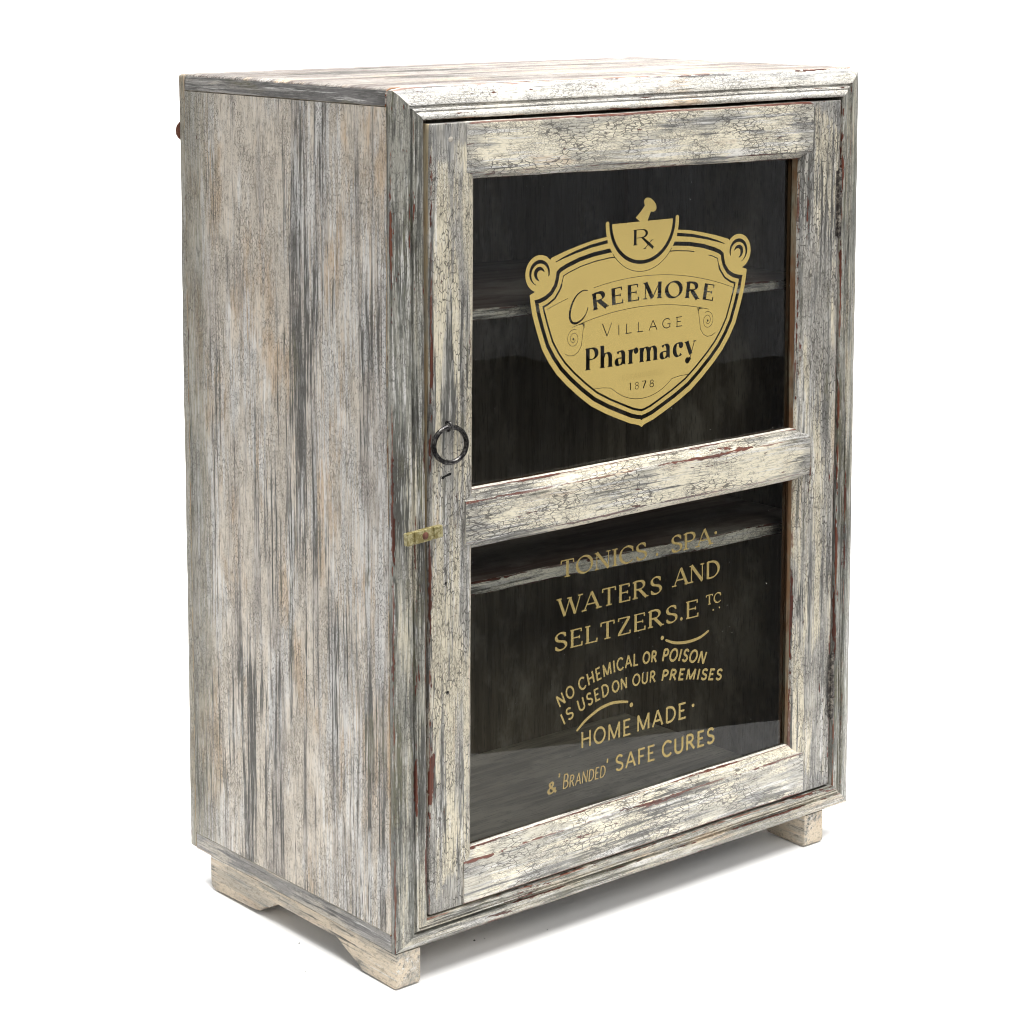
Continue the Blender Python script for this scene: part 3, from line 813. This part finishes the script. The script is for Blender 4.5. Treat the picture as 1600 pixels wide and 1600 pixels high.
# --- letter skeletons, cap height 1.  strokes: ('T' stem | 'H' hairline | 'M' modulated curve, points); serif feet: (x, y, half length)
def arc(cx, cy, rx, ry, a0, a1, n=18):
    return [(cx + rx*math.cos(R(a0+(a1-a0)*k/n)), cy + ry*math.sin(R(a0+(a1-a0)*k/n))) for k in range(n+1)]
GL = {
 'A': (.74, [('H', [(.03, 0), (.37, 1)]), ('T', [(.37, 1), (.71, 0)]), ('H', [(.14, .34), (.60, .34)])], [(.03, 0, .12), (.71, 0, .14)]),
 'B': (.60, [('T', [(.1, 0), (.1, 1)]), ('M', [(.1, .97), (.26, .97)] + arc(.28, .745, .22, .225, 90, -90, 12) + [(.1, .52)]), ('M', [(.1, .52), (.28, .52)] + arc(.30, .275, .26, .245, 90, -90, 12) + [(.1, .03)])], []),
 'C': (.72, [('M', arc(.40, .5, .36, .48, 42, 318, 30))], [('v', .672, .80, .15)]),
 'D': (.74, [('T', [(.1, 0), (.1, 1)]), ('M', [(.1, .97), (.28, .97)] + arc(.28, .5, .40, .47, 90, -90, 20) + [(.1, .03)])], []),
 'E': (.58, [('T', [(.1, 0), (.1, 1)]), ('H', [(.02, .97), (.52, .97)]), ('H', [(.1, .52), (.44, .52)]), ('H', [(.02, .03), (.54, .03)])], [('v', .51, .90, .10), ('v', .43, .52, .09), ('v', .54, .10, .12)]),
 'F': (.55, [('T', [(.1, 0), (.1, 1)]), ('H', [(.02, .97), (.52, .97)]), ('H', [(.1, .50), (.44, .50)])], [(.1, 0, .12)]),
 'G': (.76, [('M', arc(.40, .5, .36, .48, 48, 300, 28) + [(.64, .10)]), ('T', [(.66, .06), (.66, .42)]), ('H', [(.44, .42), (.72, .42)])], []),
 'H': (.74, [('T', [(.1, 0), (.1, 1)]), ('T', [(.64, 0), (.64, 1)]), ('H', [(.1, .52), (.64, .52)])], [(.1, 0, .12), (.1, 1, .12), (.64, 0, .12), (.64, 1, .12)]),
 'I': (.26, [('T', [(.13, 0), (.13, 1)])], [(.13, 0, .13), (.13, 1, .13)]),
 'L': (.56, [('T', [(.1, 0), (.1, 1)]), ('H', [(.0, .03), (.52, .03)])], [(.1, 1, .12), ('v', .52, .10, .12)]),
 'M': (.92, [('H', [(.1, 0), (.1, 1)]), ('T', [(.1, 1), (.46, .04)]), ('H', [(.46, .04), (.82, 1)]), ('T', [(.82, 1), (.82, 0)])], [(.1, 0, .1), (.82, 0, .12), (.05, 1, .06), (.87, 1, .06)]),
 'N': (.78, [('H', [(.1, 0), (.1, 1)]), ('T', [(.1, 1), (.68, 0)]), ('H', [(.68, 0), (.68, 1)])], [(.1, 0, .1), (.68, 1, .1), (.05, 1, .06)]),
 'O': (.82, [('M', arc(.41, .5, .37, .48, 90, 450, 36))], []),
 'P': (.60, [('T', [(.1, 0), (.1, 1)]), ('M', [(.1, .97), (.28, .97)] + arc(.29, .72, .25, .25, 90, -90, 14) + [(.1, .47)])], [(.1, 0, .13), (.03, .97, .05)]),
 'R': (.70, [('T', [(.1, 0), (.1, 1)]), ('M', [(.1, .97), (.28, .97)] + arc(.29, .735, .24, .235, 90, -90, 14) + [(.1, .5)]), ('T', [(.30, .5), (.64, 0)])], [(.1, 0, .12), (.66, 0, .09), (.03, .97, .05)]),
 'S': (.58, [('M', arc(.30, .745, .215, .228, 28, 250, 18) + [(.30, .505), (.38, .475)] + arc(.29, .258, .235, .232, 62, -152, 18))], [('v', .492, .84, .10), ('v', .075, .15, .10)]),
 'T': (.66, [('T', [(.33, 0), (.33, 1)]), ('H', [(.03, .97), (.63, .97)])], [(.33, 0, .14), ('v', .03, .89, .11), ('v', .63, .89, .11)]),
 'U': (.74, [('M', [(.1, 1), (.1, .34)] + arc(.37, .30, .27, .28, 180, 360, 16) + [(.64, 1)])], []),
 'V': (.72, [('T', [(.03, 1), (.36, 0)]), ('H', [(.36, 0), (.69, 1)])], []),
 'W': (1.04, [('T', [(.03, 1), (.29, 0)]), ('H', [(.29, 0), (.53, .92)]), ('T', [(.53, .92), (.77, 0)]), ('H', [(.77, 0), (1.01, 1)])], [(.03, 1, .12), (1.01, 1, .11), (.50, .97, .11)]),
 'Z': (.64, [('H', [(.05, .97), (.59, .97)]), ('T', [(.56, .96), (.07, .04)]), ('H', [(.03, .03), (.60, .03)])], [('v', .06, .90, .10), ('v', .60, .10, .10)]),
 '&': (.80, [('M', [(.74, .02), (.24, .66)] + arc(.34, .79, .14, .17, 200, -20, 12) + [(.44, .64), (.20, .46)] + arc(.30, .24, .22, .22, 130, 300, 12) + [(.56, .16), (.68, .46)])], []),
 "'": (.18, [('T', [(.10, 1.02), (.07, .74)])], []),
 '.': (.2, [('.', [(.10, .06)])], []),
 '1': (.38, [('T', [(.22, 0), (.22, 1)]), ('H', [(.22, .98), (.08, .84)])], []),
 '8': (.60, [('M', arc(.30, .75, .19, .22, 90, 450, 20)), ('M', arc(.30, .27, .24, .26, 90, 450, 22))], []),
 '7': (.56, [('H', [(.05, .96), (.52, .96)]), ('T', [(.51, .95), (.20, 0)])], []),
 # lower case, x-height .66
 'h': (.62, [('T', [(.1, 0), (.1, 1.02)]), ('M', [(.1, .44)] + arc(.32, .44, .18, .22, 165, 0, 12)), ('T', [(.50, .46), (.50, 0)])], [(.1, 0, .13), (.50, 0, .13), (.05, 1.0, .07)]),
 'a': (.56, [('M', arc(.26, .47, .16, .18, 150, 0, 10)), ('T', [(.42, .48), (.42, .06)]), ('M', [(.42, .38), (.30, .33)] + arc(.22, .18, .15, .16, 75, 330, 16)), ('H', [(.42, .06), (.53, .03)])], []),
 'r': (.44, [('T', [(.1, 0), (.1, .66)]), ('M', [(.1, .46)] + arc(.28, .46, .15, .18, 150, 40, 8)), ('.', [(.385, .575)])], [(.1, 0, .13), (.05, .64, .07)]),
 'm': (.94, [('T', [(.1, 0), (.1, .66)]), ('M', [(.1, .46)] + arc(.30, .44, .16, .21, 160, 0, 10)), ('T', [(.46, .46), (.46, 0)]), ('M', [(.46, .46)] + arc(.66, .44, .16, .21, 160, 0, 10)), ('T', [(.82, .46), (.82, 0)])],
       [(.1, 0, .12), (.46, 0, .12), (.82, 0, .12), (.05, .64, .07)]),
 'c': (.52, [('M', arc(.28, .33, .20, .31, 50, 318, 20)), ('.', [(.42, .53)])], []),
 'y': (.58, [('T', [(.08, .66), (.30, .04)]), ('H', [(.50, .66), (.26, -.14)]), ('M', [(.27, -.12), (.22, -.24), (.12, -.27)]), ('.', [(.12, -.24)])], [(.08, .65, .12), (.50, .65, .09)]),
}
def letter(F, ch, place, h, thick, thin, serif, op='add', nib=22, sx=1.0, rounded=False):
    """place maps glyph units*h (mm) to the sheet"""
    wd, strokes, feet = GL[ch]
    for kind, pts in strokes:
        P = [place(x*h*sx, y*h) for x, y in pts]
        if kind == '.':
            F.disc(P[0], thick*.62 if ch == '.' else thick*.66, op); continue
        if kind == 'T': ws = [thick]*len(P)
        elif kind == 'H': ws = [thin]*len(P)
        else:
            ws = []
            for k in range(len(P)):
                a = pts[max(0, k-1)]; b = pts[min(len(P)-1, k+1)]
                an = math.atan2(b[1]-a[1], (b[0]-a[0])*sx)
                ws.append(thin + (thick*1.06-thin)*abs(math.sin(an - R(nib)))**1.5 if thick > thin*1.15 else thick)
        F.stroke(P, ws, op, butt=not rounded)
    if serif:
        for ft in feet:
            if ft[0] == 'v':
                _, x, y, l = ft; P = [place(x*h*sx, (y-l)*h), place(x*h*sx, (y+l)*h)]; F.stroke(P, [thin*1.5, thin*1.0] if y > .5 else [thin, thin*1.6], op)
            else:
                x, y, l = ft; yy = y*h + (thin*.5 if y < .3 else -thin*.5); P = [place((x-l)*h*sx, yy), place((x+l)*h*sx, yy)]; F.stroke(P, thin, op)
def text(F, s, x0, x1, base, h, thick, thin, serif, op='add', gap=.16, slant=0.0, rounded=False, small=None, nib=22):
    """fit the words between x0 and x1; base is a number or a curve base(x)"""
    adv = []; cur = 0.0
    for ch in s:
        k = small if (small and ch != s[0]) else 1.0
        if ch == ' ': cur += .36; adv.append(None); continue
        adv.append((cur, k)); cur += (GL[ch][0] + gap)*k
    tot = (cur - gap)*h; sx = (x1-x0)/tot
    bf = base if callable(base) else (lambda x: base)
    for ch, ad in zip(s, adv):
        if ad is None: continue
        k = ad[1]; xa = x0 + ad[0]*h*sx; wch = GL[ch][0]*h*k*sx; xm = xa + wch/2
        sl = (bf(xm+1)-bf(xm-1))/2; a = math.atan(sl) ; zb = bf(xm)
        ca, sa = math.cos(a), math.sin(a)
        def place(u, v, xm=xm, zb=zb, ca=ca, sa=sa, wch=wch):
            u = u - wch/2 + v*slant
            return (xm + u*ca - v*sa, zb + u*sa + v*ca)
        letter(F, ch, place, h*k, thick, thin, serif, op, nib, sx, rounded)

def cr(P, n=8):
    P = [Vector(p) for p in P]; Q = [P[0]*2-P[1]] + P + [P[-1]*2-P[-2]]; out = []
    for i in range(1, len(Q)-2):
        for k in range(n):
            t = k/n; a, b, c, d = Q[i-1:i+3]
            out.append(.5*((2*b) + (c-a)*t + (2*a-5*b+4*c-d)*t*t + (3*b-a-3*c+d)*t**3))
    return [tuple(q) for q in out + [P[-1]]]
# --- shield with mortar and pestle (millimetres from its lower tip, about its axis)
EM = Field(-192, 192, -3, 288, .28)
side_r = [(181.4, 181.2), (180.0, 171), (177.2, 157), (170.5, 136.5), (162, 114), (151.5, 97.2), (139, 81.5), (123.4, 66.8), (104, 51), (84, 36.5), (60, 24.2), (37.8, 14.6), (20, 7.2), (9, 4.2), (4, 2.6)]
top_r = [(58, 241.0), (80, 238.6), (104, 233.9), (126, 228.8), (148, 222.5), (160, 205), (172, 184.5)]
shield = [(0, 241)] + top_r + side_r + [(0, 0)] + [(-x, z) for x, z in side_r[::-1]] + [(-x, z) for x, z in top_r[::-1]]
def inset(poly, d):     # move the right side inwards
    out = []
    for i, p in enumerate(poly):
        a = poly[max(0, i-1)]; b = poly[min(len(poly)-1, i+1)]
        t = Vector((b[0]-a[0], b[1]-a[1])).normalized(); out.append((p[0] + t.y*d, p[1] - t.x*d))
    return out
EM.f = EM.poly_sd(shield)
for sx_ in (-1, 1): EM.disc((sx_*165.8, 205.3), 22.2)
B_side = [(max(1.5, x), z) for x, z in inset(side_r, 6.9)]
B_side[0] = (174.3, 174.3)
B_top = [(0, 226), (55, 226.4), (80, 224), (104, 219.6), (124, 213.6), (134, 209.6), (139.5, 205.5), (140.5, 199), (143.2, 190.5), (149.5, 182.5), (158, 177.8), (166, 175.4)]
B_side[-1] = (3, 10.2)
Bp = B_top + B_side + [(0, 8.6)] + [(-x, z) for x, z in B_side[::-1]] + [(-x, z) for x, z in B_top[::-1][:-1]]
db = -EM.poly_sd(Bp)
full = (slice(None), slice(None))
zt = np.clip((EM.Z-8)/30, 0, 1)
w1 = 5.2
EM.cut(full, np.abs(db - w1/2) - w1/2)
fade = np.where((EM.Z > 205) & (EM.X > 88), 1.3, 0)     # the print has rubbed thin at the upper right
EM.cut(full, np.abs(db - 11.4) - (1.25 - .62*(EM.Z > 190) + .4*(1-zt) - fade*.45))
for sx_ in (-1, 1):      # thin wedge along the top edge
    EM.stroke([(sx_*58, 235.0), (sx_*85, 231.6), (sx_*110, 226.3), (sx_*128, 221.4), (sx_*141, 217.0)], [4.2, 3.9, 3.2, 2.2, 1.0], 'cut')
    c = (sx_*165.8, 205.3)
    spiral = [(c[0] - sx_*14.0*math.cos(R(a))*(1-.0004*a), c[1] + 13.6*math.sin(R(a))) for a in range(30, -1, -10)]
    arcp = [(c[0] + sx_*(14.6 - .006*a)*math.cos(R(180-a)), c[1] + (14.2 - .006*a)*math.sin(R(180-a))) for a in range(8, 268, 12)] if False else \
           [(c[0] - sx_*14.6*math.cos(R(a)), c[1] + 14.2*math.sin(R(a))) for a in range(-15+0, 255, 10)]
    n = len(arcp); EM.stroke(arcp, [.9 + 3.6*math.sin(math.pi*min(1, (k+1)/n*1.05))**.8 for k in range(n)], 'cut', butt=False)
    hook = [(c[0] - sx_*(7.4 - .012*max(0, a-90))*math.cos(R(a)), c[1] - 1.0 + 7.0*math.sin(R(a))) for a in range(25, 265, 12)]
    n = len(hook); EM.stroke(hook, [.9 + 4.4*math.sin(math.pi*(k+.5)/n) for k in range(n)], 'cut', butt=False)
# mortar: holder, gap and bowl
def ell(rx, rz, cz=256.0): return (np.hypot(EM.X/rx, (EM.Z-cz)/rz) - 1)*min(rx, rz)
capz = EM.Z - 256.6
holder = np.maximum(ell(61.2, 62.0), capz)
gapd = np.maximum(ell(55.4, 52.8), EM.Z - 262)
bowl = np.maximum(ell(50.6, 48.2), EM.Z - 255.6)
EM.add(full, np.maximum(holder, EM.X*0 + holder))
EM.f = np.maximum(EM.f, -gapd); EM.add(full, bowl)
for sx_ in (-1, 1): EM.disc((sx_*58.2, 256.4), 2.9)
ln = np.abs(ell(61.2, 62.0)) - .38
EM.cut(full, np.maximum(ln, EM.Z - 219))
# pestle
EM.stroke([(-3.2, 254.6), (2.4, 262.6), (10.5, 274.0)], [21.5, 16.0, 11.5])
pu, pv = (EM.X-12.2)*.80 - (EM.Z-275.2)*.60, (EM.X-12.2)*.60 + (EM.Z-275.2)*.80
EM.add(full, (np.hypot(pu/11.8, pv/7.0) - 1)*7.0)
# Rx
pl = lambda u, v: (-15.5 + u, 226.6 + v)
EM.stroke([(-12.6, 227), (-12.6, 246)], 4.4, 'cut'); EM.stroke([(-15.5, 245.6), (-4, 245.6)], .9, 'cut'); EM.stroke([(-16, 227.3), (-9, 227.3)], .9, 'cut')
rb = [(-4, 245.6)] + arc(-2, 240.6, 8.6, 5.0, 90, -90, 14) + [(-10, 235.6)]
EM.stroke(rb, [.9] + [.9 + 3.0*math.sin(math.pi*k/14)**2 for k in range(15)] + [.9], 'cut')
EM.stroke([(-1.5, 236), (9.5, 227.6), (17.6, 221.6)], [2.6, 4.0, 3.6], 'cut'); EM.stroke([(2.6, 221.4), (15.6, 231.6)], [1.0, 1.0], 'cut')
EM.stroke([(1, 221.6), (6, 221.6)], .8, 'cut'); EM.stroke([(13, 231.4), (18, 231.4)], .8, 'cut')
# ornament hairlines
hair = lambda pts, w=.75: EM.stroke(pts, w, 'cut', butt=False)
hair([(u, 188.0 - 28*(u/157)**2) for u in np.linspace(-80, 157, 40)], .62)
hair([(u, 188.5 - 28*(u/157)**2) for u in np.linspace(-154, -122, 10)], .62)
hair([(u, 150.5 - 14.5*(u/114)**2) for u in np.linspace(-114, 114, 50)], .66)
for sx_ in (-1, 1):
    cv = [(sx_*x, z) for x, z in ((94, 140), (97, 131), (98.5, 121), (100, 112), (105, 105), (112, 101.5), (120, 102), (126, 105))]
    hair(cv, .66)
    sp = [(sx_*(112.4 + (10.6 - .0125*a)*math.cos(R(95 - a))), 122 + (11.2 - .0125*a)*math.sin(R(95 - a))) for a in range(-20, 620, 14)]
    hair(sp, .62); EM.disc((sx_*112.6, 121.6), 1.5, 'cut')
    EM.stroke([(sx_*104, 138.2), (sx_*97.5, 139), (sx_*95, 133.5)], [.6, 2.2, .5], 'cut', butt=False)
hair([(-79, 57.0), (-64, 56.6), (-51, 54.8)] + [(u, 113.9 - math.sqrt(78**2 - u*u)) for u in np.linspace(-50, 50, 26)] + [(51, 54.8), (64, 56.6), (79, 57.0)], .72)
# words cut out of the gold
cb = lambda x: 158.6 - .00088*x*x
text(EM, 'REEMORE', -80.5, 121.8, cb, 20.6, 5.8, 1.35, True, 'cut', gap=.20)
EM.stroke(cr([(-90.5, 178.6), (-98, 178.8), (-108, 173.5), (-115.5, 163), (-118.6, 151), (-115.5, 142.6), (-108, 140.4), (-99, 144.0), (-92.5, 150.5), (-89.5, 157.5)]),
          [1.2 + 1.9*math.sin(math.pi*k/72)**2 for k in range(73)], 'cut', butt=False)
text(EM, 'V', -66.5, -50, 119.4, 16, 1.35, .95, False, 'cut')
text(EM, 'ILLAGE', -41.5, 68.6, 119.2, 12.2, 1.35, 1.15, False, 'cut', gap=.42)
text(EM, 'Pharmacy', -92.6, 92.4, 81.2, 26.8, 6.0, 1.15, True, 'cut', gap=.13, nib=10)
text(EM, '1', -21.6, -17.6, 48.4, 9.2, 1.5, .8, False, 'cut'); text(EM, '8', -12.0, -4.6, 48.4, 9.0, .75, .75, False, 'cut')
text(EM, '7', -.4, 7.4, 48.2, 9.4, 2.0, .9, False, 'cut'); text(EM, '8', 12.8, 20.8, 48.2, 9.0, 1.0, .9, False, 'cut')
EM.Z = EM.Z
# lift the emblem to its height on the pane
EM.z0 += 567.4
sheet('emblem', EM, M['gold'], .00015, 'gold shield emblem with mortar and pestle on the upper pane')
FA = Field(-50, 50, 623, 639, .2)
text(FA, 'ESTABLISHED', -33.5, 36, 629.8, 6.2, .62, .4, True, gap=.22)
sheet('faint_lettering', FA, M['gold_ghost'], .0003, 'faint word almost lost in the gold of the shield')

# --- lettering on the lower pane
def line(z0, z1, x0=-160, x1=160, step=.30): return Field(x0, x1, z0, z1, step)
def done(F, label): sheet('lettering', F, M['gold_text'], .00015, label)
L1 = line(398, 430)
b1 = lambda x: 403.4 + .003*x
text(L1, 'TONICS', -132, 10.4, b1, 21.6, 4.1, 1.5, True, gap=.10); L1.disc((27.8, 406), 2.1)
text(L1, 'SPA', 51.6, 123, b1, 21.6, 4.1, 1.6, True, gap=.08); L1.disc((130.6, 417.2), 2.1)
done(L1, 'gold serif lettering, top line on the lower pane')
L2 = line(348, 386)
text(L2, 'WATERS', -135.5, 36.4, 355.2, 22.6, 4.1, 1.6, True, gap=.12); text(L2, 'AND', 57, 138.4, 359.0, 22.4, 4.3, 1.7, True, gap=.10)
done(L2, 'gold serif lettering, second line on the lower pane')
L3 = line(306, 345)
text(L3, 'SELTZERS', -142, 64, 313.4, 22.2, 4.1, 1.6, True, gap=.12); L3.disc((70.9, 315.4), 2.3); text(L3, 'E', 78.5, 101.5, 313.2, 22.6, 4.1, 1.7, True)
text(L3, 'TC', 114.4, 141.6, 325.0, 13, 2.5, 1.2, True, gap=.1); L3.disc((127.6, 316.8), 1.2); L3.disc((138.6, 318), 1.2)
done(L3, 'gold serif lettering, third line on the lower pane')
for dot, r_, pts, w0, w1_ in (((37.8, 296.8), 2.7, [(44.5, 292.6), (58, 286.8), (76, 283.6), (92, 283.4), (106, 285.4), (118.7, 290.4)], 2.9, .9),
                       ((-14.5, 221), 2.9, [(-104.4, 207.7), (-94, 215.4), (-82, 221.6), (-66, 227.6), (-48, 230.0), (-34, 228.8), (-21.4, 226.2)], 3.0, .9)):
    SW = line(min(p[1] for p in pts)-4, max(p[1] for p in pts)+8); pp = cr(pts); n = len(pp)
    SW.disc(dot, r_); SW.stroke(pp, [w0 + w1_*math.sin(math.pi*k/n) for k in range(n)], butt=False)
    sheet('flourish', SW, M['gold_text'], .00015)
def curve(P):
    xs = np.array([p[0] for p in P]); zs = np.array([p[1] for p in P]); c = np.polyfit(xs/100, zs, 3)
    return lambda x: float(np.polyval(c, x/100))
A1 = line(232, 292)
ca = curve([(-133, 242.3), (-100, 256.5), (-60, 265.6), (-2, 270.0), (28, 268.0), (72, 260.0), (112, 248.6)])
for s, a, b, h, th, sl in (('NO', -134, -107.5, 15.4, 2.5, 0), ('CHEMICAL', -100, -3, 15.4, 2.6, 0), ('OR', 4.4, 28.4, 14.2, 2.8, 0), ('POISON', 37, 112, 15.4, 3.1, .10)):
    text(A1, s, a, b, ca, h, th, th*.92, s == 'POISON' and False, gap=.16, slant=sl)
done(A1, 'small gold lettering in an arch under the flourish')
A2 = line(208, 266)
ca2 = curve([(-126, 219.4), (-98, 230.4), (-60, 240.8), (-22, 244.8), (8, 243.6), (40, 240.6), (90, 232.6), (142, 221.6)])
for s, a, b, h, th, sl in (('IS', -127, -109, 15.0, 2.6, 0), ('USED', -101.5, -51.5, 15.4, 2.5, 0), ('ON', -46.4, -21.5, 14.0, 2.6, 0), ('OUR', -12.6, 26.6, 14.2, 2.5, 0), ('PREMISES', 36.5, 142.6, 13.6, 3.0, .08)):
    text(A2, s, a, b, ca2, h, th, th*.92, False, gap=.17, slant=sl)
done(A2, 'small gold lettering in a second arch below')
L5 = line(178, 210)
text(L5, 'HOME', -98.4, -15, 183.4, 20.2, 2.9, 2.6, False, gap=.17); text(L5, 'MADE', -5.2, 81, 184.2, 20.4, 3.1, 2.8, False, gap=.17); L5.disc((93, 197.7), 2.3)
done(L5, 'gold plain lettering, last line but one on the lower pane')
L6 = line(132, 168)
text(L6, '&', -152.5, -137.5, 137.4, 14.2, 3.6, 1.8, False); text(L6, "'", -135, -131.4, 141.4, 18, 2.6, 2.6, False)
text(L6, 'BRANDED', -128.6, -58.8, 138.4, 18.4, 2.0, 1.6, False, gap=.12, slant=.12, small=.80)
sheet('faint_lettering', L6, M['gold_faint'], .00015, 'rubbed faint gold lettering at the left end of the lowest line')
L6 = line(132, 168)
text(L6, "'", -56, -52.4, 141.6, 18.6, 2.6, 2.6, False)
text(L6, 'SAFE', -41, 26.8, 141.0, 19.8, 3.0, 2.7, False, gap=.16); text(L6, 'CURES', 39.2, 131.6, 140.6, 20.0, 3.5, 3.1, False, gap=.16)
done(L6, 'gold lettering, lowest line on the lower pane')
